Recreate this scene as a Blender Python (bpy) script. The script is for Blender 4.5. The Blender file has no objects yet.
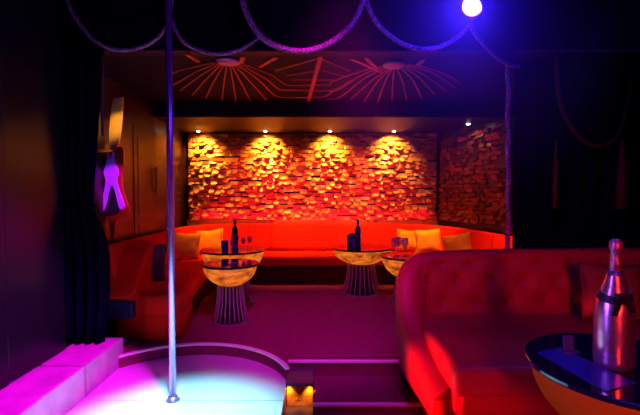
import bpy, bmesh, math, random
from mathutils import Vector, Matrix
R = random.Random(7)
PI = math.pi
S = bpy.context.scene
COL = S.collection

# ---------------------------------------------------------------- camera
CAMZ, PITCH, F = 1.38, math.radians(1.98), 420.0
cd = bpy.data.cameras.new('camera'); cam = bpy.data.objects.new('camera', cd); COL.objects.link(cam)
cam.location = (0, 0, CAMZ); cam.rotation_euler = (PI/2 - PITCH, 0, 0)
cd.sensor_width = 36; cd.lens = F/640*36; cd.clip_start = .05
S.camera = cam

def ray(px, py):
    a = (px-320)/F; b = -(py-207.5)/F
    return Vector((a, math.cos(PITCH)+b*math.sin(PITCH), -math.sin(PITCH)+b*math.cos(PITCH)))
def P(px, py, d):                       # point at depth d along world y
    r = ray(px, py); return Vector((0, 0, CAMZ)) + r*(d/r.y)
def PZ(px, py, z):                      # point on the level z
    r = ray(px, py); return Vector((0, 0, CAMZ)) + r*((z-CAMZ)/r.z)

# ---------------------------------------------------------------- materials
def mat(name, col, rough=.5, metal=0, bump=0, bscale=40, sheen=0, emis=None, estr=0, col2=None, cscale=6, coat=0, trans=0, ior=1.45, spec=.5, alpha=1):
    m = bpy.data.materials.new(name); m.use_nodes = True
    nt = m.node_tree; b = nt.nodes['Principled BSDF']
    b.inputs['Base Color'].default_value = (*col, 1)
    b.inputs['Roughness'].default_value = rough; b.inputs['Metallic'].default_value = metal
    b.inputs['Specular IOR Level'].default_value = spec
    b.inputs['IOR'].default_value = ior
    b.inputs['Coat Weight'].default_value = coat; b.inputs['Coat Roughness'].default_value = .08
    b.inputs['Transmission Weight'].default_value = trans
    b.inputs['Alpha'].default_value = alpha
    if sheen:
        b.inputs['Sheen Weight'].default_value = sheen; b.inputs['Sheen Roughness'].default_value = .4
    if emis:
        b.inputs['Emission Color'].default_value = (*emis, 1); b.inputs['Emission Strength'].default_value = estr
    if bump or col2:
        tc = nt.nodes.new('ShaderNodeTexCoord')
        n = nt.nodes.new('ShaderNodeTexNoise'); n.inputs['Scale'].default_value = bscale; n.inputs['Detail'].default_value = 4
        nt.links.new(tc.outputs['Object'], n.inputs['Vector'])
        if bump:
            bp = nt.nodes.new('ShaderNodeBump'); bp.inputs['Strength'].default_value = bump; bp.inputs['Distance'].default_value = .01
            nt.links.new(n.outputs['Fac'], bp.inputs['Height']); nt.links.new(bp.outputs['Normal'], b.inputs['Normal'])
        if col2:
            n2 = nt.nodes.new('ShaderNodeTexNoise'); n2.inputs['Scale'].default_value = cscale; n2.inputs['Detail'].default_value = 3
            nt.links.new(tc.outputs['Object'], n2.inputs['Vector'])
            cr = nt.nodes.new('ShaderNodeValToRGB'); cr.color_ramp.elements[0].position = .35; cr.color_ramp.elements[1].position = .65
            cr.color_ramp.elements[0].color = (*col, 1); cr.color_ramp.elements[1].color = (*col2, 1)
            nt.links.new(n2.outputs['Fac'], cr.inputs['Fac']); nt.links.new(cr.outputs['Color'], b.inputs['Base Color'])
    return m

M = dict(
    velvet=mat('red_velvet', (.75, .018, .010), .85, bump=.15, bscale=120, spec=.04),
    sofavelvet=mat('tufted_red_velvet', (.48, .03, .045), .42, bump=.1, bscale=90, spec=.3),
    shadevelvet=mat('shaded_red_velvet', (.07, .008, .015), .85, bump=.15, bscale=120, spec=.1),  # red velvet with the shadow on the banquette base put into colour
    gold_fabric=mat('gold_satin', (.80, .34, .03), .6, bump=.25, bscale=30, spec=.15, col2=(.62, .24, .02), cscale=9),
    rust_fabric=mat('rust_fabric', (.30, .06, .02), .7, bump=.25, bscale=40),
    plum_fabric=mat('plum_fabric', (.10, .02, .06), .8, bump=.2, bscale=60),
    carpet=mat('dark_red_carpet', (.28, .03, .12), .95, bump=.6, bscale=220, col2=(.23, .025, .10), cscale=14, spec=.1),
    lowfloor=mat('dark_floor', (.05, .02, .03), .5, bump=.2, bscale=60),
    stagetop=mat('white_stage_floor', (.82, .84, .86), .16, bump=.05, bscale=30, col2=(.76, .79, .83), cscale=3),
    stageside=mat('stage_dark_side', (.22, .05, .10), .5),
    stone=mat('pale_stone_block', (.62, .42, .58), .6, bump=.35, bscale=25, col2=(.46, .30, .44), cscale=7),
    groove=mat('dark_joint', (.02, .01, .03), .7),
    nosing=mat('aluminium_nosing', (.95, .85, .95), .4),
    blackwall=mat('black_lacquer_wall', (.008, .006, .014), .25, bump=.05, bscale=8, spec=.25),
    brownwall=mat('dark_brown_lacquer', (.055, .014, .007), .3, bump=.06, bscale=5, col2=(.035, .009, .005), cscale=3),
    soffit=mat('soffit_paint', (.011, .004, .004), .5, spec=.2),
    fascia=mat('fascia_paint', (.014, .008, .022), .6, spec=.2),
    ceil=mat('ceiling_paint', (.008, .005, .014), .7, spec=.1),
    inlay=mat('copper_inlay', (.85, .12, .04), .5),
    hub=mat('inlay_hub', (.6, .25, .5), .3, metal=.4),
    ledge=mat('red_ledge', (.55, .09, .06), .35),
    rail=mat('dark_rail', (.05, .02, .02), .35),
    gold=mat('gold_leaf_relief', (.90, .36, .08), .38, metal=.4, bump=.25, bscale=55, col2=(.74, .24, .07), cscale=9),
    goldshade=mat('shaded_gold_relief', (.30, .09, .02), .36, metal=.5, bump=.35, bscale=55),  # darker copy of the gold: the angled panel's dimness put into colour
    backing=mat('relief_backing', (.05, .008, .04), .6),
    chrome=mat('chrome', (.72, .48, .9), .27, metal=.82),
    bowl=mat('hammered_gold_bowl', (.95, .56, .18), .3, metal=.2, bump=.5, bscale=28, col2=(.75, .33, .08), cscale=10),
    tabletop=mat('black_glass_top', (.015, .012, .03), .07, coat=.5),
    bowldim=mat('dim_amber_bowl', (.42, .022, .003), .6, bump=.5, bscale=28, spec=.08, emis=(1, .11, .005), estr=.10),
    boxgold=mat('rough_gold_panel', (.80, .36, .06), .5, metal=.2, bump=.8, bscale=22, col2=(.30, .10, .03), cscale=11),
    rib=mat('bronze_ribs', (.36, .16, .28), .4, metal=.2),
    navy=mat('navy_curtain', (.002, .002, .012), .9, bump=.2, bscale=60, spec=.0),
    swag=mat('black_swag_velvet', (.003, .0025, .008), .9, spec=.05),
    rope=mat('beaded_rope', (.85, .35, .7), .35, metal=.2, bump=1.0, bscale=190, col2=(.06, .015, .05), cscale=75),
    ropeD=mat('dim_plum_rope', (.10, .03, .10), .5, bump=1.0, bscale=190),
    ropeR=mat('redlit_beaded_rope', (.16, .03, .015), .4, metal=.3, bump=1.0, bscale=190),  # beaded rope with its dim red light put into the colour
    lacquer=mat('red_lacquer', (.36, .03, .012), .3),
    lilac=mat('lilac_enamel', (.55, .12, .9), .4),
    goldmirror=mat('gold_mirror', (1.0, .62, .15), .35, metal=.35, bump=.6, bscale=14),
    bottle=mat('dark_bottle_glass', (.03, .012, .012), .1, coat=.5),
    bluebottle=mat('blue_bottle_glass', (.02, .03, .32), .15, coat=.5),
    label=mat('bottle_label', (.35, .08, .10), .5),
    silver=mat('silver_pink_foil', (.85, .5, .55), .27, metal=.93, bump=.1, bscale=40),
    neck=mat('rose_foil', (.75, .25, .35), .3, metal=.8, bump=.4, bscale=70),
    black=mat('matte_black', (.01, .01, .012), .5),
    blueglass=mat('blue_tumbler', (.05, .05, .42), .15, coat=.4),
    glass=mat('clear_glass', (.95, .35, .5), .08, alpha=.45),
    acrylic=mat('pale_acrylic', (.07, .06, .20), .3),
    card=mat('blue_card', (.03, .035, .36), .3),
    lamp=mat('lamp_lens', (.8, .7, 1), .3, emis=(.26, .09, 1.0), estr=16),
    downl=mat('downlight_lens', (1, .9, .8), .3, emis=(1, .70, .5), estr=14),
    navypanel=mat('navy_panel', (.012, .010, .07), .5),
)

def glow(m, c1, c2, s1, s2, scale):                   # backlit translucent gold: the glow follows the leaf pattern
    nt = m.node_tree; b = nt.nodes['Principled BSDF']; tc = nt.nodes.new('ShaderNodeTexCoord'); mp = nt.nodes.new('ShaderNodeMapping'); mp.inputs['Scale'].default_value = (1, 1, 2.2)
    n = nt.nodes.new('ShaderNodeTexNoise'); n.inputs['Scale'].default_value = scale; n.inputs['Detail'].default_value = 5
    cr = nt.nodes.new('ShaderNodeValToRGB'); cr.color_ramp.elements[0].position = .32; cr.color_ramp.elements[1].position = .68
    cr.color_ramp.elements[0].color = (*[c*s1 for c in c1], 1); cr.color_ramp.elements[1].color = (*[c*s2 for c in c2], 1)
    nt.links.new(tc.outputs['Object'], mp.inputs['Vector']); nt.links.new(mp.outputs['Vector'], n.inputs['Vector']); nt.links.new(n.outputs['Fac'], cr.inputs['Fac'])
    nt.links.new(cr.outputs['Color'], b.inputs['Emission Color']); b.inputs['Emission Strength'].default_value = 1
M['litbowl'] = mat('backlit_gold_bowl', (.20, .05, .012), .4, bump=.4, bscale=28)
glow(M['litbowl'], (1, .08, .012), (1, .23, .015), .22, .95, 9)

# ---------------------------------------------------------------- helpers
def link(name, bm, m, parent=None, smooth=False):
    me = bpy.data.meshes.new(name); bmesh.ops.recalc_face_normals(bm, faces=bm.faces); bm.to_mesh(me); bm.free()
    if isinstance(m, (list, tuple)):
        for x in m: me.materials.append(x)
    else: me.materials.append(m)
    if smooth:
        for p in me.polygons: p.use_smooth = True
    o = bpy.data.objects.new(name, me); COL.objects.link(o)
    if parent:
        o.parent = parent
        o.matrix_parent_inverse = Matrix.Identity(4)
        o.location = -Vector(parent.location) if parent.get('_abs', 1) else (0, 0, 0)
    return o
def tag(o, label=None, cat=None, group=None, kind=None):
    if label: o['label'] = label
    if cat: o['category'] = cat
    if group: o['group'] = group
    if kind: o['kind'] = kind
    return o
def empty(name, loc, label, cat, group=None, rz=0):
    o = bpy.data.objects.new(name, None); COL.objects.link(o); o.location = loc; o.rotation_euler = (0, 0, rz)
    o.empty_display_size = .1
    return tag(o, label, cat, group)
def loc0(o):                                        # child mesh already in its thing's own frame
    o.location = (0, 0, 0); return o
def box(bm, x0, x1, y0, y1, z0, z1, bev=0, seg=2, M4=None):
    b2 = bmesh.new()
    bmesh.ops.create_cube(b2, size=1)
    for v in b2.verts: v.co = Vector(((x0+x1)/2+v.co.x*(x1-x0), (y0+y1)/2+v.co.y*(y1-y0), (z0+z1)/2+v.co.z*(z1-z0)))
    if bev: bmesh.ops.bevel(b2, geom=b2.edges[:], offset=bev, segments=seg, affect='EDGES', profile=.5)
    if M4: b2.transform(M4)
    me = bpy.data.meshes.new('t'); b2.to_mesh(me); b2.free(); bm.from_mesh(me); bpy.data.meshes.remove(me)
    return bm
def grid(bm, rows, cu=False, cv=False, caps=False):  # rows: list of lists of points
    vs = [[bm.verts.new(p) for p in r] for r in rows]
    n, m = len(vs), len(vs[0])
    for i in range(n if cu else n-1):
        for j in range(m if cv else m-1):
            a, b, c, d = vs[i][j], vs[(i+1) % n][j], vs[(i+1) % n][(j+1) % m], vs[i][(j+1) % m]
            try: bm.faces.new((a, b, c, d))
            except ValueError: pass
    if caps:
        for r in (vs[0], vs[-1]):
            try: bm.faces.new(r)
            except ValueError: pass
    return bm
def lathe(prof, n=32, c=(0, 0, 0), bm=None):
    bm = bm or bmesh.new()
    rows = [[(c[0]+r*math.cos(2*PI*k/n), c[1]+r*math.sin(2*PI*k/n), c[2]+z) for k in range(n)] for r, z in prof]
    grid(bm, rows, cv=True, caps=True)
    return bm
def tube(bm, pts, r, n=8, closed=False):
    pts = [Vector(p) for p in pts]; rows = []
    N = len(pts)
    for i, p in enumerate(pts):
        t = (pts[min(i+1, N-1)]-pts[max(i-1, 0)]).normalized()
        up = Vector((0, 0, 1)) if abs(t.z) < .95 else Vector((0, 1, 0))
        a = t.cross(up).normalized(); b = a.cross(t)
        rr = r(i/(N-1)) if callable(r) else r
        rows.append([p+a*math.cos(2*PI*k/n)*rr+b*math.sin(2*PI*k/n)*rr for k in range(n)])
    grid(bm, rows, cv=True, caps=True); return bm
def prism(bm, pts, off):                             # extrude a closed polygon along off
    off = Vector(off)
    a = [bm.verts.new(p) for p in pts]; b = [bm.verts.new(Vector(p)+off) for p in pts]
    bm.faces.new(a); bm.faces.new(b[::-1])
    for i in range(len(a)):
        bm.faces.new((a[i], a[(i+1) % len(a)], b[(i+1) % len(a)], b[i]))
    return bm
def catmull(pts, k=8):
    pts = [Vector(p) for p in pts]; out = []
    for i in range(len(pts)-1):
        p0 = pts[max(i-1, 0)]; p1 = pts[i]; p2 = pts[i+1]; p3 = pts[min(i+2, len(pts)-1)]
        for j in range(k):
            t = j/k
            out.append(.5*((2*p1)+(p2-p0)*t+(2*p0-5*p1+4*p2-p3)*t*t+(3*p1-p0-3*p2+p3)*t**3))
    out.append(pts[-1]); return out
def sweep(path, prof_fn, caps=True, left=True):      # path: 2D points (catmull'd); prof_fn(i, f) -> [(offset towards room, z)]
    bm = bmesh.new(); rows = []; N = len(path)
    for i, p in enumerate(path):
        t = Vector(path[min(i+1, N-1)][:2]+(0,) if isinstance(path[0], tuple) else (path[min(i+1, N-1)].x, path[min(i+1, N-1)].y, 0)) - Vector((path[max(i-1, 0)][0], path[max(i-1, 0)][1], 0))
        t.z = 0; t.normalize()
        n = Vector((t.y, -t.x, 0)) if left else Vector((-t.y, t.x, 0))
        rows.append([Vector((p[0], p[1], 0))+n*o+Vector((0, 0, z)) for o, z in prof_fn(i, i/(N-1))])
    grid(bm, rows, cv=True, caps=caps); return bm
def rrect(o0, o1, z0, z1, r, k=4):                    # rounded rectangle profile
    pts = []
    for cx, cz, a in ((o1-r, z1-r, 0), (o0+r, z1-r, PI/2), (o0+r, z0+r, PI), (o1-r, z0+r, 1.5*PI)):
        for j in range(k+1):
            t = a+PI/2*j/k; pts.append((cx+r*math.cos(t), cz+r*math.sin(t)))
    return pts
def struct(name, bm, m, smooth=False):
    return tag(link(name, bm, m, smooth=smooth), kind='structure')

# ================================================================= THE SHELL
CX, CY, CR = -1.05, 2.95, .85                        # stage centre and radius
SX0, SX1 = -1.70, -.26                                # stage sides
ZS = -.10                                            # stage level
YN = 3.40                                            # nosing line
def arc_pts(r, n=28):
    a0 = math.acos((SX1-CX)/r); a1 = math.acos((SX0-CX)/r)
    return [(CX+r*math.cos(a0+(a1-a0)*k/n), CY+r*math.sin(a0+(a1-a0)*k/n)) for k in range(n+1)]
ARC = arc_pts(CR)
# upper floor with its round bite
bm = bmesh.new()
out = [(.73, YN), (.73, -2.6), (3.6, -2.6), (3.6, 7.4), (-2.5, 7.4), (-2.5, ARC[-1][1])]
poly = out + list(reversed(ARC)) + [(SX1, YN)]
# dedupe/keep clean outline
prism(bm, [(x, y, 0) for x, y in poly], (0, 0, -.30))
struct('floor', bm, M['carpet'])
bm = bmesh.new(); box(bm, -2.6, .73, -2.6, 3.42, -.40, -.24); struct('floor.001', bm, M['lowfloor'])
bm = bmesh.new(); box(bm, -.05, .73, 2.93, YN+.02, -.25, -.12)
tag(link('step', bm, M['carpet']), kind='structure')
# nosings (metal edge strips)
bm = bmesh.new(); box(bm, SX1, .73, YN-.012, YN+.022, -.012, .006, .002); struct('trim_1', bm, M['nosing'])
bm = bmesh.new(); box(bm, -.05, .73, 2.918, 2.952, -.132, -.114, .002); struct('trim_2', bm, M['nosing'])
bm = sweep([tuple(p) for p in ARC], lambda i, f: [(-.012, -.012), (.022, -.012), (.022, .006), (-.012, .006)], left=True)
struct('trim_3', bm, M['nosing'])
# stage
stage = empty('stage_platform', (CX, CY, -.24), 'low round-backed white stage floor glowing cyan and pink around the pole', 'stage')
def stage_outline(r, y0, inset=0):
    pts = [(x, y) for x, y in arc_pts(r)]
    return pts
YF = 1.75
pts = arc_pts(CR-.004)
back = [(SX1, CY+.004)] + pts + [(SX0, CY+.004)]
bm = bmesh.new(); prism(bm, [(x, y, ZS) for x, y in back], (0, 0, -.05)); o = link('stage_floor', bm, M['stagetop'], stage)
bm = bmesh.new(); box(bm, SX0, SX1, YF, CY-.004, ZS-.05, ZS); o = link('stage_floor', bm, M['stagetop'], stage)
bm = bmesh.new(); box(bm, SX0, SX1, YF+.01, CY+.5, -.24, ZS-.05)
box(bm, SX0, SX1, CY-.004, CY+.004, ZS-.05, ZS-.003); link('stage_base', bm, M['stageside'], stage)

# plinth of pale blocks along the left
def block(y0, y1, dx, lab):
    bm = bmesh.new(); box(bm, -2.06+dx, -1.70+dx, y0, y1, -.24, .13, .012)
    o = link('stone_block', bm, M['stone']); tag(o, lab, 'stone block', 'magenta-lit stone blocks beside the stage')
block(3.022, 3.60, 0, 'magenta-lit pale stone block under the tied curtain, farther of the visible row')
block(2.30, 2.998, .0, 'magenta-lit pale stone block at lower left, in front of the curtain block')

# left wall of the front room (dark lacquer with a joint) on the plinth
bm = bmesh.new(); box(bm, -2.30, -2.03, 2.70, 3.32, .132, 3.4, .004); box(bm, -2.30, -2.02, -2.6, 2.69, .132, 3.4, .004); box(bm, -2.30, -2.02, -2.6, 2.28, -.24, .132)
struct('wall_left', bm, M['blackwall'])
# alcove left wall
bm = bmesh.new(); prism(bm, [(-2.18, 3.33, 0), (-2.20, 5.6, 0), (-2.30, 7.35, 0), (-2.6, 7.35, 0), (-2.6, 3.33, 0)], (0, 0, 2.9)); struct('wall_left.001', bm, M['brownwall'])
# back wall, angled right wall
bm = bmesh.new(); box(bm, -2.5, 2.3, 7.15, 7.4, 0, 2.9); struct('wall_back', bm, M['brownwall'])
bm = bmesh.new(); prism(bm, [(1.97, 7.16, 0), (2.56, 5.6, 0), (2.75, 4.1, 0), (3.0, 4.1, 0), (3.0, 7.3, 0), (1.97, 7.3, 0)], (0, 0, 2.9)); struct('wall_right', bm, M['brownwall'])
bm = bmesh.new(); box(bm, 3.5, 3.7, -2.6, 4.4, 0, 3.4); box(bm, 2.7, 3.7, 4.15, 4.4, 0, 3.4); struct('wall_right.001', bm, M['blackwall'])
bm = bmesh.new(); box(bm, -2.6, 3.7, -2.8, -2.6, -.3, 3.4); struct('wall_front', bm, M['blackwall'])
# ceilings
ZC, ZSF, YC0, YC1 = 2.57, 2.385, 3.68, 5.60
bm = bmesh.new(); box(bm, -2.6, 3.0, YC0, YC1, ZC, ZC+.12); struct('ceiling', bm, M['ceil'])
bm = bmesh.new(); box(bm, -2.6, 3.0, YC1, 7.4, ZSF, ZC+.12); struct('ceiling.001', bm, M['soffit'])
bm = bmesh.new(); box(bm, -2.6, 3.0, YC1-.02, YC1, ZSF-.003, ZC, .004); struct('trim_4', bm, M['fascia'])
bm = bmesh.new(); box(bm, -2.6, 3.7, YC0-.10, YC0, ZC-.005, 3.4); struct('trim_5', bm, M['fascia'])
bm = bmesh.new(); box(bm, -2.6, 3.7, -2.8, 3.6, 3.4, 3.5); struct('ceiling.002', bm, M['ceil'])
bm = bmesh.new(); box(bm, -2.6, 3.0, YC0-.115, YC0-.10, ZC-.006, ZC+.012); struct('trim_6', bm, mat('edge_paint', (.14, .03, .08), .6))

# door in the alcove's left wall
dr = bpy.data.objects.new('door_1', None)
bm = bmesh.new(); box(bm, -2.205, -2.185, 4.95, 5.62, 0.02, 2.2, .006)
for z0, z1 in ((.25, 1.0), (1.12, 2.08)): box(bm, -2.19, -2.178, 5.05, 5.52, z0, z1, .005)
d1 = tag(link('door_1', bm, M['brownwall']), kind='structure')
bm = bmesh.new(); tube(bm, [(-2.15, 5.52, 1.38), (-2.15, 5.52, 1.72)], .012); tube(bm, [(-2.185, 5.52, 1.42), (-2.15, 5.52, 1.42)], .008); tube(bm, [(-2.185, 5.52, 1.68), (-2.15, 5.52, 1.68)], .008)
link('door_handle', bm, M['rail'], d1, True)

# red ledge below the relief panels and dark rail on the right
bm = bmesh.new(); box(bm, -2.23, 1.98, 7.02, 7.15, .80, .93, .006); struct('trim_7', bm, M['ledge'])
bm = bmesh.new(); prism(bm, [(1.98, 7.06, .86), (2.42, 5.6, .86), (2.50, 4.3, .86), (2.72, 4.3, .86), (2.56, 5.6, .86), (1.98, 7.16, .86)], (0, 0, .075)); struct('trim_8', bm, M['rail'])

# ================================================================= RELIEF PANELS
def relief(name, A, B, z0, z1, label, seed, nx, nz, gm=None):
    r = random.Random(seed); A = Vector(A); B = Vector(B); t = (B-A); L = t.length; t.normalize(); n = Vector((t.y, -t.x, 0))
    if n.y > 0: n = -n
    root = empty(name, ((A.x+B.x)/2, (A.y+B.y)/2, z0), label, 'wall panel')
    bm = bmesh.new()
    p = [A, B, B+n*.03, A+n*.03]; prism(bm, [(q.x, q.y, z0) for q in p], (0, 0, z1-z0)); link('backing_board', bm, M['backing'], root)
    bm = bmesh.new(); w = L/nx; h = (z1-z0)/nz
    for j in range(nz):
        x = -w*r.random()
        while x < L:
            ww = w*r.uniform(.7, 1.35); xa, xb = max(0, x), min(L, x+ww)
            x += ww
            if xb-xa < .03: continue
            za, zb = z0+j*h+.006, z0+(j+1)*h-.004
            scoop = r.random() < .42
            A0 = r.uniform(.002, .03); A1 = r.uniform(.04, .08) if scoop else r.uniform(.004, .034); up = r.random() < .35; sk = r.uniform(-.5, .5)
            N, K = 6, 8; rows = []; jz = r.uniform(-.22, .22)*h
            for a in range(N+1):
                u = a/N; row = []
                e = max(0, math.sin(PI*min(1, max(0, u+sk*u*(1-u)))))**.75
                for b in range(K+1):
                    v = (b/K)**1.8 if scoop else b/K
                    if scoop: g = (1-v)**5*e+.12*(1-v); sag = -.40*h*e*(1-v)**2
                    else: g = (v if up else 1-v)*(.5+.5*e); sag = 0
                    q = A+t*(xa+(xb-xa)*(.03+.94*u))+n*(.032+A0+A1*g); row.append((q.x, q.y, min(z1-.003, max(z0+.002, za+(zb-za)*v+sag+jz))))
                rows.append(row)
            # skirts
            rows2 = []
            for row, a in zip(rows, range(N+1)):
                u = a/N; q = A+t*(xa+(xb-xa)*(.03+.94*u))+n*.025
                rows2.append([(q.x, q.y, row[0][2])] + row + [(q.x, q.y, row[-1][2])])
            q0 = [(A+t*(xa+.002)+n*.025)]*1
            first = [((A+t*(xa+(xb-xa)*.03)+n*.025).x, (A+t*(xa+(xb-xa)*.03)+n*.025).y, p_[2]) for p_ in rows2[0]]
            last = [((A+t*(xa+(xb-xa)*.97)+n*.025).x, (A+t*(xa+(xb-xa)*.97)+n*.025).y, p_[2]) for p_ in rows2[-1]]
            grid(bm, [first]+rows2+[last])
    bmesh.ops.remove_doubles(bm, verts=bm.verts, dist=1e-5)
    link('relief_tiles', bm, gm or M['gold'], root)
relief('relief_panel', (-2.215, 7.135, 0), (1.965, 7.135, 0), .931, 2.38, 'long gold relief wall panel of curled tiles under four warm spotlights', 3, 35, 22)
relief('relief_panel', (2.035, 6.98, 0), (2.545, 5.62, 0), .93, 2.30, 'dim gold relief wall panel on the angled right wall under one spotlight', 5, 12, 21, M['goldshade'])

# ================================================================= CEILING INLAY
def strips(lines, o0, wd, name, m, label, cat, extra=None, at=None):
    ox, oy = o0; bm = bmesh.new()
    for ln in lines:
        pts = catmull([PZ(ox+a/3.19, oy+b/3.19, ZC) for a, b in ln], 5) if len(ln) > 2 else [PZ(ox+a/3.19, oy+b/3.19, ZC) for a, b in ln]
        rows = []
        for i, p in enumerate(pts):
            t = (pts[min(i+1, len(pts)-1)]-pts[max(i-1, 0)]).normalized(); n = Vector((-t.y, t.x, 0))*wd/2
            rows.append([p-n+Vector((0, 0, .002)), p-n-Vector((0, 0, .012)), p+n-Vector((0, 0, .012)), p+n+Vector((0, 0, .002))])
        grid(bm, rows, cv=True, caps=True)
    return bm
hubA, hubB = (250, 98), (205, 108)
LA = [[(205, 102), (130, 118), (50, 140)], [(215, 105), (150, 130), (65, 178)], [(222, 107), (165, 140), (95, 192)], [(228, 108), (185, 148), (135, 205)], [(235, 110), (205, 160), (178, 215)],
      [(245, 112), (237, 160), (230, 222)], [(255, 112), (265, 165), (275, 228)], [(262, 112), (290, 165), (322, 228)], [(270, 110), (318, 160), (372, 222)],
      [(277, 108), (345, 155), (402, 208), (455, 214)], [(285, 106), (365, 150), (412, 187), (450, 190)], [(290, 103), (385, 140), (430, 170), (455, 175)]]
LB = [[(180, 110), (90, 132), (0, 165)], [(185, 112), (100, 142), (25, 190), (-8, 192)], [(190, 115), (110, 152), (32, 213), (-10, 219)], [(193, 117), (130, 162), (68, 218)], [(197, 118), (150, 165), (108, 228)], [(200, 118), (175, 165), (152, 230)],
      [(205, 120), (200, 170), (198, 228)], [(213, 118), (232, 165), (245, 222)], [(222, 117), (262, 155), (292, 213)], [(230, 115), (285, 150), (335, 205)], [(238, 113), (300, 140), (372, 192)],
      [(245, 110), (330, 135), (400, 182)], [(250, 107), (345, 128), (415, 165)]]
LM = [[(400, 127), (538, 88)], [(545, 88), (640, 128)], [(435, 143), (530, 128)], [(555, 128), (622, 145)], [(455, 157), (592, 157)], [(455, 175), (578, 172)], [(450, 190), (578, 190), (640, 158)], [(455, 214), (550, 212), (590, 190), (645, 162)]]
LT = [[(545, 82), (505, 225)], [(350, 115), (405, 83)], [(640, 90), (668, 100), (735, 132)]]
for L_, o0, hb, lab, T in ((LA, (150, 30), hubA, 'left copper sunburst inlay fanning across the dark ceiling', [[(118, 75), (155, 100)], [(297, 83), (290, 105)]]),
                      (LB, (330, 30), hubB, 'right copper sunburst inlay fanning across the dark ceiling', [[(115, 87), (150, 120)], [(280, 110), (300, 92)]])):
    c = PZ(o0[0]+hb[0]/3.19, o0[1]+hb[1]/3.19, ZC)
    root = empty('ceiling_sunburst', c, lab, 'ceiling inlay')
    bm = strips(L_, o0, .013, '', None, '', ''); bm2 = strips(T, o0, .04, '', None, '', '')
    me = bpy.data.meshes.new('t'); bm2.to_mesh(me); bm2.free(); bm.from_mesh(me); bpy.data.meshes.remove(me)
    link('rays', bm, M['inlay'], root)
    bm = lathe([(.0, 0.002), (.11, .0), (.10, -.022), (.05, -.03), (.0, -.03)], 24, c); link('hub', bm, M['hub'], root, True)
c = PZ(313, 75, ZC); root = empty('ceiling_chevron', c, 'copper chevron and crossbar inlay between the two ceiling sunbursts', 'ceiling inlay')
link('crossbars', strips(LM, (150, 30), .013, '', None, '', ''), M['inlay'], root)
link('stem', strips(LT, (150, 30), .04, '', None, '', ''), M['inlay'], root)

# ================================================================= LIGHTS
def spot(name, loc, aim, col, W, ang, blend=.5, rad=.03):
    l = bpy.data.lights.new(name, 'SPOT'); l.energy = W; l.color = col; l.spot_size = math.radians(ang); l.spot_blend = blend; l.shadow_soft_size = rad
    o = bpy.data.objects.new(name, l); COL.objects.link(o); o.location = loc
    o.rotation_euler = (Vector(aim)-Vector(loc)).to_track_quat('-Z', 'Y').to_euler(); return o
def area(name, loc, aim, col, W, sx, sy, spread=180):
    l = bpy.data.lights.new(name, 'AREA'); l.energy = W; l.color = col; l.shape = 'RECTANGLE'; l.size = sx; l.size_y = sy; l.spread = math.radians(spread)
    o = bpy.data.objects.new(name, l); COL.objects.link(o); o.location = loc
    o.rotation_euler = (Vector(aim)-Vector(loc)).to_track_quat('-Z', 'Y').to_euler(); return o
def downlight(x, y, label, W, aim, grp=None):
    root = empty('downlight', (x, y, ZSF), label, 'ceiling light', grp)
    loc0(link('trim_ring', lathe([(.030, -.001), (.045, 0), (.045, -.008), (.036, -.012), (.030, -.010)], 20), M['chrome'], root, True))
    loc0(link('lens', lathe([(0, -.004), (.028, -.004), (.028, -.014), (.020, -.022), (0, -.025)], 16), M['downl'], root))
    spot('downlight_beam', (x, y, ZSF-.045), aim, (1.0, .52, .07), W, 108, 1, .02)
for k, (x, w) in enumerate(((-1.96, 90), (-.88, 155), (.16, 120), (1.19, 110))):
    downlight(x, 6.80, ['leftmost of the four downlights above the long gold panel', 'second downlight from left above the long gold panel', 'third downlight from left above the long gold panel', 'rightmost of the four downlights above the long gold panel'][k], w, (x, 7.10, 1.98), 'downlights over the gold wall')
downlight(2.14, 6.10, 'lone downlight above the angled dim gold panel', 5, (2.33, 6.22, 1.85))

# red-amber wash on the banquette and a crimson wash on the relief
OR = (1, .30, .025)
for x0, y0, x1, y1, w_ in ((-1.55, 6.15, -1.75, 6.5, 8), (-.45, 6.42, -.45, 6.75, 9), (.6, 6.42, .6, 6.75, 9), (1.45, 6.1, 1.65, 6.5, 9)):
    area('banquette_wash', (x0, y0, 2.36), (x1, y1, .50), OR, w_, .6, .12, 48)
area('banquette_wash_left', (-1.25, 5.0, 2.45), (-2.0, 4.9, .5), (1, .02, .01), .8, 1.2, .15, 70)
area('banquette_wash_right', (1.5, 4.9, 2.45), (2.2, 5.0, .6), OR, 5, 1.0, .15, 50)
area('relief_wash', (-.1, 5.75, 2.30), (-.1, 7.15, 1.35), (1, .01, .09), 9, 2.8, .08, 60)
area('ledge_strip', (-.1, 6.99, .955), (-.1, 7.16, 1.5), (1, .01, .16), 6.0, 4.0, .03, 170)
area('amber_door_glow', (-1.75, 5.9, 2.36), (-2.25, 6.2, 1.6), (1, .30, .04), .25, .15, .15)
area('ceiling_bounce_fill', (-.1, 4.6, 1.0), (-.1, 4.6, 2.6), (1, .02, .03), 2.2, 2.5, 1.0, 150)  # added fill, stands in for red light bouncing up to the ceiling
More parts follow.
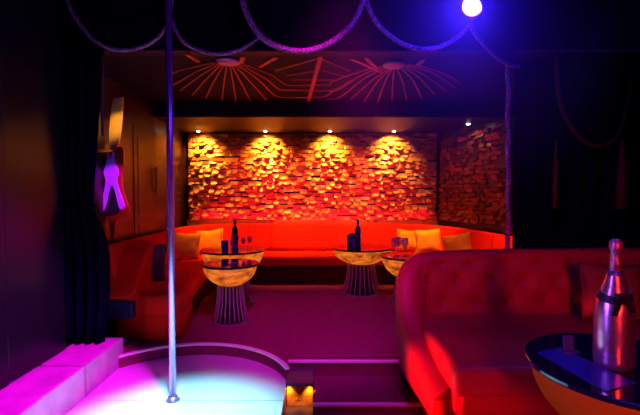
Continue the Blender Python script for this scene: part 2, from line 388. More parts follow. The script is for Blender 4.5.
# magenta / blue stage light
spot('stage_magenta', (-.6, 2.2, 3.2), (-1.9, 2.72, .13), (.95, .002, .9), 800, 34, .6, .08)
spot('stage_white', (-.75, 2.2, 3.3), (-.86, 2.56, -.1), (.25, .72, 1.0), 2200, 29, 1, .08)
spot('stage_blue', (1.04, 2.80, 2.66), (-.9, 3.0, -.1), (.17, .03, 1.0), 2300, 42, .9, .05)
spot('violet_floor', (.0, 1.8, 3.2), (-.1, 4.35, 0), (1.0, .01, .8), 400, 42, 1, .1)
spot('step_violet', (.45, 1.5, 3.2), (.36, 3.15, 0), (.55, .02, 1.0), 80, 24, .8, .06)
spot('red_sofa_side', (-1.2, 2.0, .30), (.65, 2.50, .14), (1.0, .008, .002), 520, 24, .6, .08)
spot('magenta_sofa', (-.3, 1.6, 3.2), (.85, 3.35, .8), (1.0, .02, .85), 48, 22, 1, .1)
spot('red_sofa_top', (2.0, 1.6, 3.2), (1.6, 3.2, .4), (1.0, .03, .02), 6, 80, 1, .1)
spot('blue_table', (2.6, 3.3, 3.2), (1.2, 1.8, .7), (.05, .08, 1.0), 60, 40, .8, .1)
spot('swag_violet', (.2, 1.2, 2.6), (-.3, 3.0, 2.6), (.36, .04, 1.0), 30, 85, 1, .1)

area('bottle_fill_blue', (-.7, 1.25, 1.3), (1.3, 1.75, .9), (.22, .08, 1.0), 2.8, .12, 1.5, 50)  # unseen light added to reflect as a blue streak in the bottle
area('bottle_fill_red', (.9, -1.2, 1.5), (1.3, 1.75, .9), (1.0, .03, .02), 3.5, .25, 1.5, 40)  # added behind the camera for a red streak in the bottle
area('ambient_blue_fill', (.8, .8, 3.3), (1.4, 3.6, 1.2), (.03, .03, 1.0), 10, 1.5, 1.5)  # added unseen fill for the blue ambient in the dark areas

spot('arm_magenta', (-1.0, 2.6, 2.6), (-1.9, 4.0, .5), (1.0, .02, .20), 13, 18, .8, .06)

# ================================================================= STAGE LAMP
LX = P(473, 5, 2.82)
root = empty('stage_lamp', (LX.x, LX.y, LX.z), 'blazing blue-violet stage lamp hanging at the top right centre', 'stage light')
bm = lathe([(0, .16), (.05, .16), (.075, .12), (.085, 0), (.085, -.02), (.075, -.02), (.07, .0), (0, .0)], 24)
ax = (Vector((-1.0, -.5, -1.0))).normalized(); q = (-ax).to_track_quat('Z', 'Y').to_matrix().to_4x4(); bm.transform(q)
loc0(link('lamp_housing', bm, M['black'], root, True))
bm = bmesh.new(); bmesh.ops.create_uvsphere(bm, u_segments=20, v_segments=10, radius=.068); bm.transform(q); loc0(link('lens', bm, M['lamp'], root, True))
bm = bmesh.new(); tube(bm, [(.09, 0, .03), (.10, 0, .16), (.0, 0, .22), (-.02, 0, .22), (-.10, 0, .16), (-.09, 0, .03)], .008); tube(bm, [(0, 0, .21), (0, 0, 3.4-LX.z)], .012); loc0(link('yoke', bm, M['black'], root, True))

# ================================================================= POLE
root = empty('dance_pole', (CX, CY, ZS), 'tall shiny chrome dance pole rising from the stage', 'pole')
bm = bmesh.new(); tube(bm, [(0, 0, 0), (0, 0, 1.7), (0, 0, 3.48)], .024, 20); loc0(link('shaft', bm, M['chrome'], root, True))
loc0(link('floor_flange', lathe([(0, 0), (.05, 0), (.05, .006), (.036, .012), (.034, .03), (0, .03)], 24), M['chrome'], root, True))

# ================================================================= BOX BY THE STAGE
root = empty('light_box', (-.155, 3.25, -.24), 'low gold-lit box with dark cap between stage and steps', 'light box')
bm = bmesh.new(); box(bm, -.252, -.055, 3.14, 3.38, -.24, -.062, .003); link('panel', bm, M['boxgold'], root)
bm = bmesh.new(); box(bm, -.257, -.052, 3.09, 3.385, -.062, -.04, .005); link('cap', bm, mat('cap_paint', (.10, .03, .09), .4), root)
for x in (-.235, -.075): spot('box_downlight', (x, 3.112, -.068), (x*.96-.006, 3.14, -.20), (1, .40, .03), 5, 84, 1, .008)

# ================================================================= BANQUETTE
BP = catmull([Vector(p+(0,)) for p in [(-2.12, 3.98), (-2.14, 4.8), (-2.15, 5.7), (-2.13, 6.2), (-1.9, 6.72), (-1.35, 6.95), (-.6, 6.98), (.4, 6.98), (1.2, 6.95), (1.75, 6.72), (2.08, 6.2), (2.22, 5.6), (2.32, 4.9), (2.36, 4.25)]], 8)
root = empty('banquette', (0, 6.3, 0), 'long red velvet banquette curving round the alcove below the gold wall', 'sofa')
def near(i, f):
    y = BP[i].y; x = BP[i].x
    return max(0, min(1, (5.3-y)/1.2)) if x < 0 else 0
def wdt(i): return .72+.12*near(i, 0)
# base, seat with rounded front, back split into cushions
bm = sweep(BP, lambda i, f: rrect(.02, wdt(i)-.07, .0, .30, .02, 2)); link('base', bm, M['shadevelvet'], root, True)
bm = sweep(BP, lambda i, f: rrect(.10, wdt(i), .28, .44, .045, 4)); link('seat', bm, M['velvet'], root, True)
def backprof(i, f):
    return [(.02, .40), (.02, .84), (.035, .865), (.07, .875), (.105, .862), (.12, .84), (.145, .66), (.19, .52), (.20, .49), (.185, .465), (.15, .455)]
cuts = [0, 14, 28, 36, 46, 58, 68, 80, 92, len(BP)-1]
for a, b in zip(cuts[:-1], cuts[1:]):
    bm = sweep(BP[a:b+1], backprof); 
    bmesh.ops.bevel(bm, geom=[e for e in bm.edges if len(e.link_faces) == 2 and abs(e.calc_face_angle(0)) > 1.2], offset=.008, segments=2, affect='EDGES')
    link('backrest', bm, M['velvet'], root, True)
# low sloping arm at the left end
bm = bmesh.new()
rows = []
for k in range(13):
    f = k/12; y = 3.86+.62*f; top = .45+.43*math.sin(f*PI/2)**1.1; cx = -1.925-.03*f; hw = .195
    pr = rrect(-hw, hw, .36, top, .05, 4) if top > .47 else rrect(-hw, hw, .36, top, .04, 4)
    rows.append([(cx+o, y, z) for o, z in pr])
grid(bm, rows, cv=True, caps=True); link('armrest', bm, M['velvet'], root, True)
bm = bmesh.new(); box(bm, -2.12, -1.73, 3.83, 4.0, 0.22, .38, .01); tag(link('end_panel', bm, M['navypanel'], root), 'dark navy end panel')
# rounded seat end towards the stage
bm = bmesh.new()
def lobe(z0, z1, grow, r):
    pts = []
    n = 20
    for k in range(n+1):
        a = -PI/2+PI*0+ (PI)*k/n*.5*1.0
        pts.append((-1.60+(.24+grow)*math.cos(a), 4.02+(.20+grow)*math.sin(a)))
    return pts
outer = [(-1.70, 3.90), (-1.60, 3.835), (-1.45, 3.84), (-1.325, 3.95), (-1.31, 4.15), (-1.40, 4.6), (-1.50, 5.0)]
oc = catmull([Vector(p+(0,)) for p in outer], 6)
def shell(z0, z1, ins, r):
    rows = []; inner = Vector((-1.80, 4.9, 0))
    prof = [(0, z0), (0, z1-r)] + [(r*(1-math.cos(t*PI/8)), z1-r+r*math.sin(t*PI/8)) for t in range(1, 5)]
    for o, z in prof:
        row = []
        for i, p in enumerate(oc):
            t = (oc[min(i+1, len(oc)-1)]-oc[max(i-1, 0)]).normalized(); n = Vector((-t.y, t.x, 0))
            row.append(p+n*(o+ins)+Vector((0, 0, z)))
        row += [Vector((-1.9, 5.0, z)), Vector((-1.9, 3.9, z))]
        rows.append(row)
    b = bmesh.new(); grid(b, rows, cv=True, caps=True); return b
link('seat_end', shell(.26, .45, 0, .05), M['velvet'], root, True)
link('base_end', shell(0, .27, .01, .01), M['velvet'], root, True)

# ================================================================= CUSHIONS
def cushion_mesh(w, h, t, seed=0):
    r = random.Random(seed); bm = bmesh.new(); N = 18; F_, B_ = [], []
    for i in range(N+1):
        u = -1+2*i/N; fr, br = [], []
        for j in range(N+1):
            v = -1+2*j/N
            x = u*w/2*(1-.10*(1-abs(v))**1 * abs(u)**2); z = v*h/2*(1-.10*(1-abs(u)) * abs(v)**2)
            th = t/2*((1-u**4)*(1-v**4))**.5*(.75+.25*(1-u*u)*(1-v*v))+.004*math.sin(7*u+seed)*math.sin(6*v)
            if abs(u) == 1 or abs(v) == 1: th = 0
            fr.append(Vector((x, -th, z))); br.append(Vector((x, th, z)))
        F_.append(fr); B_.append(br)
    grid(bm, F_); grid(bm, B_); bmesh.ops.remove_doubles(bm, verts=bm.verts, dist=1e-5)
    return bm
def cushion(c, w, h, t, rz, tilt, roll, m, label, grp, seed=0):
    bm = cushion_mesh(w, h, t, seed)
    bm.transform(Matrix.Rotation(rz, 4, 'Z') @ Matrix.Rotation(tilt, 4, 'X') @ Matrix.Rotation(roll, 4, 'Y'))
    zmin = min(v.co.z for v in bm.verts)
    root = empty('cushion', c, label, 'cushion', grp)
    bm.transform(Matrix.Translation((0, 0, -zmin)))
    seam = bmesh.new()
    T = Matrix.Translation((0, 0, -zmin)) @ Matrix.Rotation(rz, 4, 'Z') @ Matrix.Rotation(tilt, 4, 'X') @ Matrix.Rotation(roll, 4, 'Y')
    ring = []
    for s in range(4):
        for k in range(10):
            q = -1+2*k/10
            u, v = [(q, -1), (1, q), (-q, 1), (-1, -q)][s]
            ring.append(T @ Vector((u*w/2*(1-.10*(1-abs(v))*abs(u)**2), 0, v*h/2*(1-.10*(1-abs(u))*abs(v)**2))))
    tube(seam, ring+[ring[0]], .005, 6)
    loc0(link('cover', bm, m, root, True)); loc0(link('piping', seam, m, root, True))
g = 'gold cushions on the banquette'
cushion((-1.98+.06, 5.92, .44), .42, .37, .15, .40, -.30, .10, M['gold_fabric'], 'gold satin cushion at the left corner of the banquette, the front one of the pair', g, 1)
cushion((-1.68, 6.42, .44), .40, .37, .14, .12, -.30, -.10, M['gold_fabric'], 'gold satin cushion leaning behind its partner in the left banquette corner', g, 2)
cushion((1.42, 6.72, .44), .38, .36, .14, -.15, -.32, .05, M['gold_fabric'], 'gold cushion half hidden, leftmost of the three at the right corner', g, 3)
cushion((1.66, 6.42, .44), .40, .38, .15, -.30, -.32, -.10, M['gold_fabric'], 'large gold cushion, middle of the three at the right corner', g, 4)
cushion((1.90, 5.78, .44), .40, .35, .15, -.45, -.34, -.22, M['gold_fabric'], 'tilted gold cushion standing alone just above the tufted sofa back', g, 5)
cushion((-1.80, 4.42, .44), .32, .40, .14, .40, -.25, .08, M['plum_fabric'], 'dark plum cushion at the near left end of the banquette', None, 6)

# ================================================================= TUFTED SOFA (right)
root = empty('tufted_sofa', (1.7, 3.0, 0), 'button-tufted dark red velvet sofa with rounded shoulder at the right', 'sofa')
key = [(.665, 2.32, .27), (.650, 2.60, .32), (.625, 2.90, .40), (.612, 3.10, .55), (.625, 3.27, .74), (.70, 3.42, .845), (.86, 3.50, .89), (1.3, 3.52, .91), (1.9, 3.52, .92), (2.6, 3.52, .93), (3.3, 3.52, .93)]
kp = catmull([Vector(k) for k in key], 14)
# arc length
ss = [0]
for i in range(1, len(kp)): ss.append(ss[-1]+(Vector((kp[i].x, kp[i].y))-Vector((kp[i-1].x, kp[i-1].y))).length)
def tuft(s, z):
    if z < .46: return 0
    du, dv = .27, .17
    best = 9; 
    for jz in range(0, 3):
        zz = .52+jz*dv*.92
        off = (jz % 2)*du/2
        k = round((s-off-.32)/du)
        ds = s-off-.32-k*du
        if off+.32+k*du < 1.0: continue
        best = min(best, math.hypot(ds, (z-zz)))
    d = .022*math.exp(-(best/.035)**2)+.022*math.exp(-(best/.10)**2)
    # diagonal creases
    a = ((s-.32)/du + (z-.52)/(dv*.92)/2) % 1; b = ((s-.32)/du - (z-.52)/(dv*.92)/2) % 1
    ca = min(a, 1-a)*du; cb = min(b, 1-b)*du
    if .50 < z < .88 and s > .5: d += .003*math.exp(-(ca/.022)**2)+.003*math.exp(-(cb/.022)**2)
    return d
rows = []
path = []
NS = 260
tot = ss[-1]; idx = 0
for q in range(NS+1):
    s = tot*q/NS
    while idx < len(ss)-2 and ss[idx+1] < s: idx += 1
    f = (s-ss[idx])/max(1e-6, ss[idx+1]-ss[idx]); p = kp[idx].lerp(kp[idx+1], min(1, f)); path.append((s, p))
for q, (s, p) in enumerate(path):
    a = path[max(q-3, 0)][1]; b = path[min(q+3, NS)][1]; t = Vector((b.x-a.x, b.y-a.y, 0)).normalized(); n = Vector((t.y, -t.x, 0))
    h = p.z; row = []
    prof = [(.0, .04), (-.02, .25*h+.02), (-.03, .55*h), (-.035, .8*h), (-.03, .9*h), (-.01, .965*h), (.04, h), (.09, h-.006), (.125, h-.03), (.145, h-.07)]
    z0, o0 = h-.07, .145; z1, o1 = .34, min(.30, .145+.22*(h-.3))
    K = 34
    for k in range(1, K+1):
        f = k/K; z = z0+(z1-z0)*f; o = o0+(o1-o0)*f**.8
        prof.append((o-tuft(s, z)*max(0, min(1, (h-.6)/.2)), z))
    prof += [(o1-.05, .30), (.10, .06)]
    rows.append([Vector((p.x, p.y, 0))+n*o+Vector((0, 0, z)) for o, z in prof])
bm = bmesh.new(); grid(bm, rows, cv=True, caps=True); link('backrest', bm, M['sofavelvet'], root, True)
bm = bmesh.new(); box(bm, .72, 3.3, 2.22, 3.28, .27, .44, .045, 4); 
link('seat', bm, M['sofavelvet'], root, True)
bm = bmesh.new()
rows = []
for x0, y0, z in ((.80, 2.40, .0), (.76, 2.36, .03), (.735, 2.30, .16), (.735, 2.27, .27), (.76, 2.30, .285)):
    rows.append([(x0+.06, y0, z), (3.3, y0, z), (3.3, 3.45, z), (x0, 3.45, z), (x0, y0+.06, z), (x0+.018, y0+.018, z)])
grid(bm, rows, cv=True, caps=True); link('base', bm, M['sofavelvet'], root)
btn = bpy.data.meshes.new('tufting_button'); b2 = bmesh.new(); bmesh.ops.create_uvsphere(b2, u_segments=10, v_segments=6, radius=.011); b2.to_mesh(btn); b2.free(); btn.materials.append(M['sofavelvet'])
for jz in range(3):
    for k in range(0, 16):
        s = .32+(jz % 2)*.135+k*.27; z = .52+jz*.156
        if s < 1.0 or s > tot-.1: continue
        q = int(s/tot*NS); p = path[q][1]; a = path[max(q-3, 0)][1]; b = path[min(q+3, NS)][1]
        t = Vector((b.x-a.x, b.y-a.y, 0)).normalized(); n = Vector((t.y, -t.x, 0)); h = p.z
        if z > h-.1: continue
        f = (h-.07-z)/(h-.07-.34); o = .145+(min(.30, .145+.22*(h-.3))-.145)*max(f, 0)**.8-.030
        c_ = Vector((p.x, p.y, 0))+n*o+Vector((0, 0, z))
        ob = bpy.data.objects.new('tufting_button', btn); COL.objects.link(ob); ob.parent = root; ob.location = c_-Vector(root.location)
cushion((2.14, 3.06, .44), .46, .42, .15, .0, -.22, .04, M['rust_fabric'], 'rust coloured cushion on the tufted sofa behind the big bottle', 'rust cushions on the tufted sofa', 8)
cushion((2.63, 3.02, .44), .46, .42, .15, -.1, -.22, -.04, M['rust_fabric'], 'rust cushion at the right edge, beside the big bottle', 'rust cushions on the tufted sofa', 9)

# ================================================================= TABLES
def table(x, y, h, r, label, seed=0, bm_=None, deep=.36):
    root = empty('cocktail_table', (x, y, 0), label, 'table', 'round tables with gold bowls', rz=seed*.7)
    top = lathe([(0, h-.022), (r-.004, h-.022), (r, h-.016), (r, h-.005), (r-.005, h), (0, h)], 56)
    loc0(link('tabletop', top, M['tabletop'], root))
    bd = deep*r*2*.98; br = r*.93
    prof = [(0, h-.024-bd)]
    for k in range(0, 13):
        a = PI/2*k/12; prof.append((max(.02, br*math.sin(.35+(PI/2-.35)*k/12)), h-.023-bd*(math.cos(.35+(PI/2-.35)*k/12)/math.cos(.35))))
    prof.append((0, h-.023))
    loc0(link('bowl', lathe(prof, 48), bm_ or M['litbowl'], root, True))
    zb = h-.024-bd+.03; bm = bmesh.new(); n = 22; rt, rb = r*.44, r*.63
    for k in range(n):
        a = 2*PI*k/n; pts = []
        for j in range(7):
            f = j/6; rr = rb+(rt-rb)*f - .05*r*math.sin(PI*f); pts.append((rr*math.cos(a), rr*math.sin(a), .015+(zb-.015)*f))
        tube(bm, pts, .008, 6)
    loc0(link('ribbed_base', bm, M['rib'], root, True))
    loc0(link('foot_ring', lathe([(rb-.02, 0), (rb+.012, 0), (rb+.012, .018), (rb-.02, .018)], 40), M['rib'], root))
    loc0(link('core', lathe([(0, .0), (rb*.8, .004), (rt*.55, zb*.5), (rt*.6, zb), (0, zb)], 24), M['black'], root, True))
    return h
HT = .64
table(-.955, 4.45, .635, .30, 'small round table with gold bowl and ribbed base, nearest in the alcove')
table(-1.10, 5.30, .67, .41, 'wide round table behind the small one, carrying a wine bottle', 1)
table(.565, 5.72, .645, .42, 'round gold-bowl table carrying a blue bottle before the banquette', 2, None, .25)
table(1.085, 5.10, .62, .35, 'round gold-bowl table with wine glasses half hidden by the tufted sofa', 3)
T5 = (1.30, 1.74); H5 = .66
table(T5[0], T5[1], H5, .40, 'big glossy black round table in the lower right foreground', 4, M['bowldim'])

# ---------------------------------------------------------------- table things
def wine_bottle(x, y, z, h, label, m, lab=True, grp=None):
    s = h/.31; root = empty('bottle', (x, y, z), label, 'bottle', grp)
    loc0(link('body', lathe([(0, 0), (.034*s, 0), (.037*s, .004*s), (.037*s, .18*s), (.034*s, .205*s), (.018*s, .235*s), (.014*s, .25*s), (.014*s, .262*s), (0, .262*s)], 20), m, root, True))
    loc0(link('neck_capsule', lathe([(0, .258*s), (.0145*s, .258*s), (.0145*s, .30*s), (.016*s, .302*s), (.016*s, .31*s), (0, .31*s)], 16), M['neck'] if m is not M['bluebottle'] else m, root, True))
    if lab: loc0(link('label', lathe([(.0373*s, .06*s), (.0378*s, .06*s), (.0378*s, .15*s), (.0373*s, .15*s)], 20), M['label'], root, True))
def tumbler(x, y, z, r, h, m, label, grp):
    o = link('tumbler', lathe([(0, 0), (r*.82, 0), (r*.86, .003), (r, h), (r*.93, h), (r*.80, .012), (0, .012)], 20), m, smooth=True); o.location = (x, y, z)
    tag(o, label, 'glass', grp)
def wineglass(x, y, z, s, label, grp):
    root = empty('wine_glass', (x, y, z), label, 'glass', grp)
    loc0(link('bowl', lathe([(0, .085*s), (.012*s, .088*s), (.030*s, .11*s), (.034*s, .14*s), (.028*s, .18*s), (.026*s, .18*s), (.031*s, .14*s), (.027*s, .113*s), (0, .095*s)], 20), M['glass'], root, True))
    loc0(link('stem', lathe([(0, .004*s), (.004*s, .006*s), (.003*s, .05*s), (.005*s, .086*s), (0, .088*s)], 10), M['glass'], root, True))
    loc0(link('foot', lathe([(0, 0), (.032*s, 0), (.030*s, .002*s), (.004*s, .007*s), (0, .007*s)], 20), M['glass'], root, True))
wine_bottle(-1.10, 5.42, .67, .36, 'dark wine bottle standing on the wide table in the alcove', M['bottle'])
tumbler(-1.165, 5.13, .67, .048, .125, M['blueglass'], 'tall blue ice tumbler left of the dark wine bottle', 'blue drinkware')
tumbler(-1.05, 5.12, .67, .036, .09, M['blueglass'], 'short blue glass directly in front of the dark wine bottle', 'blue drinkware')
wineglass(-.955, 5.22, .67, .85, 'stemmed glass just right of the dark wine bottle', 'stemmed glasses on the left tables')
wineglass(-.90, 5.35, .67, .85, 'stemmed glass farthest right on the wide alcove table', 'stemmed glasses on the left tables')
wineglass(-1.06, 5.0+.05, .67, .8, 'stemmed glass at the front rim of the wide alcove table', 'stemmed glasses on the left tables')
# small card on near table
bm = bmesh.new(); box(bm, -.05, .05, -.03, .03, 0, .004, .001); o = link('coaster', bm, M['acrylic']); o.location = (-.93, 4.42, .635); o.rotation_euler = (0, 0, .5); tag(o, 'small pale coaster on the small round alcove table', 'coaster')
wine_bottle(.52, 5.76, .645, .37, 'slim blue glowing bottle on the table before the banquette', M['bluebottle'], False)
tumbler(.41, 5.62, .645, .05, .17, M['blueglass'], 'dark blue tumbler left of the slim blue bottle', 'blue drinkware')
tumbler(.45, 5.84, .645, .045, .17, M['blueglass'], 'blue tumbler behind its twin beside the slim blue bottle', 'blue drinkware')
for k, (x, y) in enumerate(((.885, 4.98), (.95, 5.08), (1.015, 4.99))):
    wineglass(x, y, .62, 1.25, ['left', 'middle', 'right'][k]+' of three stemmed glasses on the table beside the tufted sofa', 'three stemmed glasses')
# magnum on the near table
def magnum(x, y, z, s):
    root = empty('champagne_bottle', (x, y, z), 'big pink-silver champagne bottle with black ribbon on the foreground table', 'bottle')
    body = [(0, 0), (.060, 0), (.068, .008), (.070, .03), (.070, .235), (.066, .27), (.054, .31), (.040, .35), (.030, .385), (.025, .41), (0, .41)]
    loc0(link('body', lathe([(a*s*1.07, b*s) for a, b in body], 40), M['silver'], root, True))
    loc0(link('neck_foil', lathe([(a*s, b*s) for a, b in [(0, .40), (.025, .40), (.021, .45), (.0195, .49), (.023, .495), (.0255, .505), (.025, .52), (.021, .535), (.012, .542), (0, .543)]], 28), M['neck'], root, True))
    bm = bmesh.new(); rows = []
    for k in range(41):
        a = 2*PI*k/40; rr = lambda zz: .0
        zz = .315+.02*math.sin(a+.6)
        def R_(q):
            for (r0, z0), (r1, z1) in zip(body[:-1], body[1:]):
                if z0 <= q <= z1 and z1 > z0: return r0+(r1-r0)*(q-z0)/(z1-z0)
            return .03
        rows.append([(s*(R_(q)*1.07+e)*math.cos(a), s*(R_(q)*1.07+e)*math.sin(a), s*q) for q, e in ((zz-.016, .001), (zz-.016, .005), (zz+.014, .005), (zz+.014, .001))])
    grid(bm, rows, cv=True)
    # knot and hanging tails towards the viewer, left of centre
    for dx, dz, ln, sl in ((-.028, 0, .075, -.012), (-.005, 0, .06, .016)):
        tl = []
        for j in range(5):
            f = j/4; zz = .31-ln*f; r_ = .072+.006
            cx_ = dx+sl*f*1.5
            yy = -math.sqrt(max(.0001, r_**2-cx_**2))
            tl.append([(s*(cx_-.013), s*yy, s*zz), (s*(cx_+.013), s*yy, s*zz), (s*(cx_+.013), s*(yy-.004), s*zz), (s*(cx_-.013), s*(yy-.004), s*zz)])
        grid(bm, tl, cv=True, caps=True)
    box(bm, s*-.036, s*.004, s*-.070, s*-.052, s*.295, s*.325, .004*s)
    loc0(link('ribbon', bm, M['black'], root))
mp = PZ(613, 366, H5)
magnum(mp.x, mp.y, H5, .98)
# card mat + acrylic stand
c4 = [PZ(538, 353, H5), PZ(560, 348, H5), PZ(636, 384, H5), PZ(606, 392, H5)]
bm = bmesh.new(); prism(bm, [(p.x, p.y, H5) for p in c4], (0, 0, .004)); tag(link('drinks_card', bm, M['card']), 'flat blue-lit card lying under the champagne bottle on the foreground table', 'card')
sp = PZ(571, 353, H5)
root = empty('card_holder', (sp.x, sp.y, H5+.004), 'small pale acrylic card holder standing on the foreground table', 'card holder', rz=.1)
bm = bmesh.new(); box(bm, -.045, .03, -.022, .03, 0, .008, .002); loc0(link('foot', bm, M['acrylic'], root))
bm = bmesh.new(); box(bm, -.034, .014, -.004, .006, .008, .074, .002, M4=Matrix.Rotation(-.12, 4, 'X')); loc0(link('upright_card', bm, M['acrylic'], root))

# ================================================================= SCULPTURE ON THE LEFT WALL
def flat(pts, d, th, m, name, root, bev=.004):
    from mathutils.geometry import tessellate_polygon
    bm = bmesh.new(); Q = [P(x, y, d) for x, y in pts]; n = len(Q)
    tri = tessellate_polygon([[Vector((q.x, q.z, 0)) for q in Q]])
    a = [bm.verts.new(q) for q in Q]; b = [bm.verts.new(q+Vector((0, th, 0))) for q in Q]
    for t in tri: bm.faces.new([a[k] for k in t]); bm.faces.new([b[k] for k in t][::-1])
    for k in range(n): bm.faces.new((a[k], a[(k+1) % n], b[(k+1) % n], b[k]))
    return link(name, bm, m, root)
root = empty('wall_sculpture', (-2.05, 4.3, .87), 'figure-like wall sculpture of gold blade, red lacquer and purple tail', 'sculpture')
cv = lambda pts, k=4: [(p.x, p.y) for p in catmull([Vector((a, b, 0)) for a, b in pts], k)]
flat(cv([(113.5, 98.5), (111.5, 107), (110, 120), (109, 135), (110, 150)])+cv([(115.5, 150), (118, 143), (120.3, 130), (121.6, 114), (122.7, 97)]), 4.33, .03, M['goldmirror'], 'gold_blade', root)
flat(cv([(94, 176), (99, 182), (102, 190), (100, 199), (96, 208), (93, 212)]), 4.33, .03, M['goldmirror'], 'gold_blade', root)
flat(cv([(108, 152), (102, 157), (101, 175), (98, 198), (96, 212), (106, 217), (109, 223), (110.3, 239)])+cv([(114.3, 239), (115.5, 223), (119, 218), (128, 215), (129, 208), (124.5, 196), (121.5, 180), (123.5, 163), (122.5, 148), (118, 147), (113, 151)]), 4.30, .03, M['lacquer'], 'lacquer_body', root)
flat(cv([(107, 152), (106.5, 161), (103.5, 172), (105.5, 181), (103, 195), (98, 212), (102.5, 212), (106, 203), (108.5, 191), (110.8, 185)])+cv([(112, 185), (114.5, 190), (117, 200), (120, 209), (124, 207), (121.5, 198), (118, 188), (116, 180), (117.8, 172), (114, 161), (112.5, 152), (110.8, 159), (109.2, 159)]), 4.24, .03, M['lilac'], 'purple_tail', root)
flat(cv([(111.4, 186), (108.5, 194), (105.5, 206), (104, 213), (111, 216), (118.5, 212), (117.5, 203), (115, 193), (112.6, 187)], 3), 4.255, .03, M['black'], 'dark_core', root)
spot('sculpture_gold', (-1.6, 3.9, 2.45), (-2.07, 4.33, 2.08), (1, .50, .07), 60, 20, .8)
spot('sculpture_violet', (-1.3, 3.6, 1.9), (-2.05, 4.25, 1.45), (.5, .03, 1), 130, 24, .4)
spot('sculpture_red', (-1.5, 3.7, 1.2), (-2.05, 4.3, 1.25), (1, .03, .01), 10, 26, .6)

# ================================================================= CURTAINS
def curtain(name, pts_top, z0, z1, amp, nf, wfun, m, label, cat='curtain'):
    # pts: 2D path; folds in y; wfun(z)->(centre shift, width factor, belly)
    bm = bmesh.new(); rows = []; NZ = 30; NX = 120
    A = Vector(pts_top[0]); B = Vector(pts_top[1])
    for i in range(NZ+1):
        z = z1+(z0-z1)*i/NZ; row = []
        sh, w, am = wfun(z)
        for j in range(NX+1):
            f = j/NX; c = (A+B)/2; p = c+(B-A)*(f-.5)*w; t = (B-A).normalized(); n = Vector((t.y, -t.x))
            p = p+t*sh+n*(amp*am*math.sin(2*PI*nf*f+.6*math.sin(5*f)))
            row.append((p.x, p.y, z))
        rows.append(row)
    grid(bm, rows); o = link(name, bm, m, smooth=True); md = o.modifiers.new('th', 'SOLIDIFY'); md.thickness = .008
    return o
# right drape behind the tufted sofa
cr = empty('stage_curtain', (2.6, 3.9, 0), 'dark navy folded curtain hanging behind the tufted sofa', 'curtain')
o = curtain('drape', ((1.78, 3.86), (3.45, 3.86)), 0.02, 3.3, .05, 12, lambda z: (0, 1, 1), M['navy'], ''); o.parent = cr; o.location = -Vector(cr.location)
# tied curtain on the left
def wf(z):
    # narrow at the tie (z ~1.24), flared below
    tie = 1.26
    if z > tie: f = min(1, (z-tie)/1.3); w = .62+.52*f; sh = -.015+.01*f
    else:
        f = min(1, (tie-z)/.42); f2 = max(0, (.55-z)/.55); w = .62+.46*math.sin(f*PI/2)-.24*f2; sh = .045*math.sin(f*PI/2)-.02-.02*f2
    return sh, w, .6+.4*w
cl = empty('tied_curtain', (-1.9, 3.45, .13), 'black curtain gathered by a tieback, left of the stage', 'curtain')
o = curtain('drape', ((-2.18, 3.44), (-1.79, 3.46)), .135, 3.3, .04, 5, wf, M['navy'], ''); o.parent = cl; o.location = -Vector(cl.location)
bm = bmesh.new(); tube(bm, [(-1.965+.115*math.cos(a), 3.45+.06*math.sin(a), 1.26+.02*math.cos(a)) for a in [2*PI*k/24 for k in range(25)]], .010, 8); link('tieback', bm, M['swag'], cl, True)

def swag(name, pts, label, m=M['rope'], rr=.016, top=3.3, grp='swags over the stage', sharp=8):
    c = catmull([P(*p) for p in pts], sharp)
    mid = c[len(c)//2]; root = empty(name, mid, label, 'curtain swag', grp)
    bm = bmesh.new(); n = len(c); rows = []
    a, b = c[0], c[-1]
    for i, p in enumerate(c):
        f = i/(n-1); tp = Vector((a.x+(b.x-a.x)*(.0+1*f), a.y+(b.y-a.y)*f, max(top, a.z+.02))); row = []
        for k in range(13):
            g = k/12; q = p.lerp(tp, g); q.y += .02*math.sin(g*26)*(4*f*(1-f))-.05*math.sin(PI*g)*(4*f*(1-f)); row.append(q)
        rows.append(row)
    grid(bm, rows); o = link('swag_cloth', bm, M['swag'], root, True); md = o.modifiers.new('th', 'SOLIDIFY'); md.thickness = .006
    bm = bmesh.new(); dense = catmull(c, 4)
    tube(bm, dense, lambda f: rr*(1+.14*math.sin(f*len(dense)*2.1)), 8); link('beaded_trim', bm, m, root, True)
swag('curtain_swag', [(62, -16, 3.15), (70, 6, 3.15), (79, 22, 3.15), (91, 37, 3.15), (104, 46, 3.15), (118, 50, 3.15), (134, 49, 3.15), (150, 43, 3.15), (162, 32, 3.15), (169, 15, 3.15), (174, -14, 3.15)], 'leftmost rope-edged swag above the pole')
swag('curtain_swag', [(163, -14, 3.4), (168, 10, 3.4), (175, 28, 3.4), (184, 42, 3.4), (198, 50, 3.4), (216, 54, 3.4), (234, 51.5, 3.4), (248, 45, 3.4), (261, 34, 3.4), (271, 18, 3.4), (279, -14, 3.4)], 'rope-edged swag just right of the pole, tucked behind its neighbour', rr=.017)
swag('curtain_swag', [(238, -16, 2.95), (243, 2, 2.95), (248, 16, 2.95), (255, 29, 2.95), (265, 40, 2.95), (279, 47, 2.95), (297, 51, 2.95), (315, 49, 2.95), (331, 42, 2.95), (346, 30, 2.95), (357, 15, 2.95), (367, -12, 2.95)], 'brightest violet rope-edged swag in the middle of the ceiling edge', rr=.020)
swag('curtain_swag', [(361, -16, 3.05), (367, 3, 3.05), (376, 22, 3.05), (388, 34, 3.05), (403, 44, 3.05), (421, 49, 3.05), (439, 47, 3.05), (455, 39, 3.05), (467, 27, 3.05), (475, 8, 3.05), (480, -14, 3.05)], 'rope-edged swag directly left of the bright stage lamp', rr=.017)
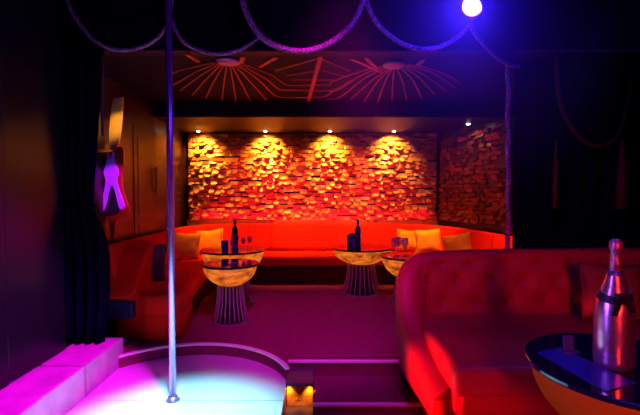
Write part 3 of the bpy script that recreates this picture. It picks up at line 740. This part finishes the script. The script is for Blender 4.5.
swag('curtain_swag', [(458, -14, 3.3), (464, 8, 3.32), (471, 27, 3.36), (479, 39, 3.4), (488, 49, 3.45), (498, 58, 3.5), (508, 64, 3.55), (518, 66, 3.6)], 'faint rope-edged swag falling right from the stage lamp to the navy curtain', rr=.018)
swag('curtain_swag', [(556, 40, 3.72), (557, 80, 3.72), (562, 108, 3.72), (571, 126, 3.72), (582, 139, 3.72), (596, 146, 3.72), (609, 143, 3.72), (619, 132, 3.72), (626, 110, 3.72), (629, 84, 3.72), (631, 40, 3.72)], 'red-edged swag hanging alone on the navy curtain at right', M['ropeR'], .02)
# vertical beaded rope
a = P(508, 60, 3.80); bm = bmesh.new(); pts = [P(508+.6*math.sin(y*.15), y, 3.78) for y in range(58, 262, 4)]
tube(bm, catmull(pts, 3), lambda f: .022*(1+.15*math.sin(f*700)), 8)
link('edge_trim', bm, M['rope'], cr, True)
rp = catmull([P(102.5+.4*math.sin(y*.2), y, 3.40) for y in range(56, 144, 8)], 4); bm = bmesh.new()
tube(bm, rp, .011, 8); link('edge_trim', bm, M['ropeD'], cl, True)
for px in (556, 622):
    r_ = .05 if px == 622 else .028
    t_ = P(px, 150, 3.74); bm = lathe([(0, 0), (r_, .0), (r_*.9, .3), (r_*.5, .52), (r_*.3, .56), (r_*.4, .60), (0, .62)], 16, (t_.x, t_.y, t_.z-.52))
    tag(link('tassel', bm, M['ropeR'], smooth=True), 'dim red-gold tassel hanging '+('under the left end' if px == 556 else 'under the right end')+' of the red-edged swag', 'tassel', 'tassels on the navy curtain')

# ================================================================= WORLD / VIEW
w = bpy.data.worlds.new('w'); S.world = w; w.use_nodes = True
w.node_tree.nodes['Background'].inputs['Color'].default_value = (.08, .03, .25, 1); w.node_tree.nodes['Background'].inputs['Strength'].default_value = .05

# haze in the lamp's beam, thickest around the lamp
hz = bmesh.new(); bmesh.ops.create_icosphere(hz, subdivisions=3, radius=1.0)
for v in hz.verts: v.co = Vector((v.co.x*1.15, v.co.y*.62, v.co.z*1.35)); 
vm = bpy.data.materials.new('haze'); vm.use_nodes = True; nt = vm.node_tree; nt.nodes.clear()
vo = nt.nodes.new('ShaderNodeOutputMaterial'); vs = nt.nodes.new('ShaderNodeVolumeScatter'); vs.inputs['Anisotropy'].default_value = .25
tc = nt.nodes.new('ShaderNodeTexCoord'); ln = nt.nodes.new('ShaderNodeVectorMath'); ln.operation = 'LENGTH'
sc_ = nt.nodes.new('ShaderNodeVectorMath'); sc_.operation = 'MULTIPLY'; sc_.inputs[1].default_value = (1/1.15, 1/.62, 1/1.35)
mr = nt.nodes.new('ShaderNodeMapRange'); mr.interpolation_type = 'SMOOTHSTEP'; mr.inputs['From Min'].default_value = 0; mr.inputs['From Max'].default_value = 1; mr.inputs['To Min'].default_value = .55; mr.inputs['To Max'].default_value = 0
nt.links.new(tc.outputs['Object'], sc_.inputs[0]); nt.links.new(sc_.outputs[0], ln.inputs[0]); nt.links.new(ln.outputs['Value'], mr.inputs['Value']); nt.links.new(mr.outputs['Result'], vs.inputs['Density'])
nt.links.new(vs.outputs['Volume'], vo.inputs['Volume'])
hzo = tag(link('haze', hz, vm), 'faint blue haze around the stage lamp', 'haze', kind='stuff'); hzo.location = (LX.x-.12, 2.85, LX.z-.22)
gl = bpy.data.lights.new('lamp_glow', 'POINT'); gl.energy = 30; gl.color = (.02, .005, 1); gl.shadow_soft_size = .075
go = bpy.data.objects.new('lamp_glow', gl); COL.objects.link(go); go.location = (LX.x-.06, LX.y-.12, LX.z-.06)

S.view_settings.view_transform = 'Standard'; S.view_settings.look = 'None'; S.view_settings.gamma = 1; S.view_settings.use_curve_mapping = False
S.view_settings.exposure = 0
S.cycles.use_denoising = True
S.cycles.max_bounces = 6; S.cycles.sample_clamp_indirect = 4; S.cycles.caustics_reflective = False; S.cycles.caustics_refractive = False
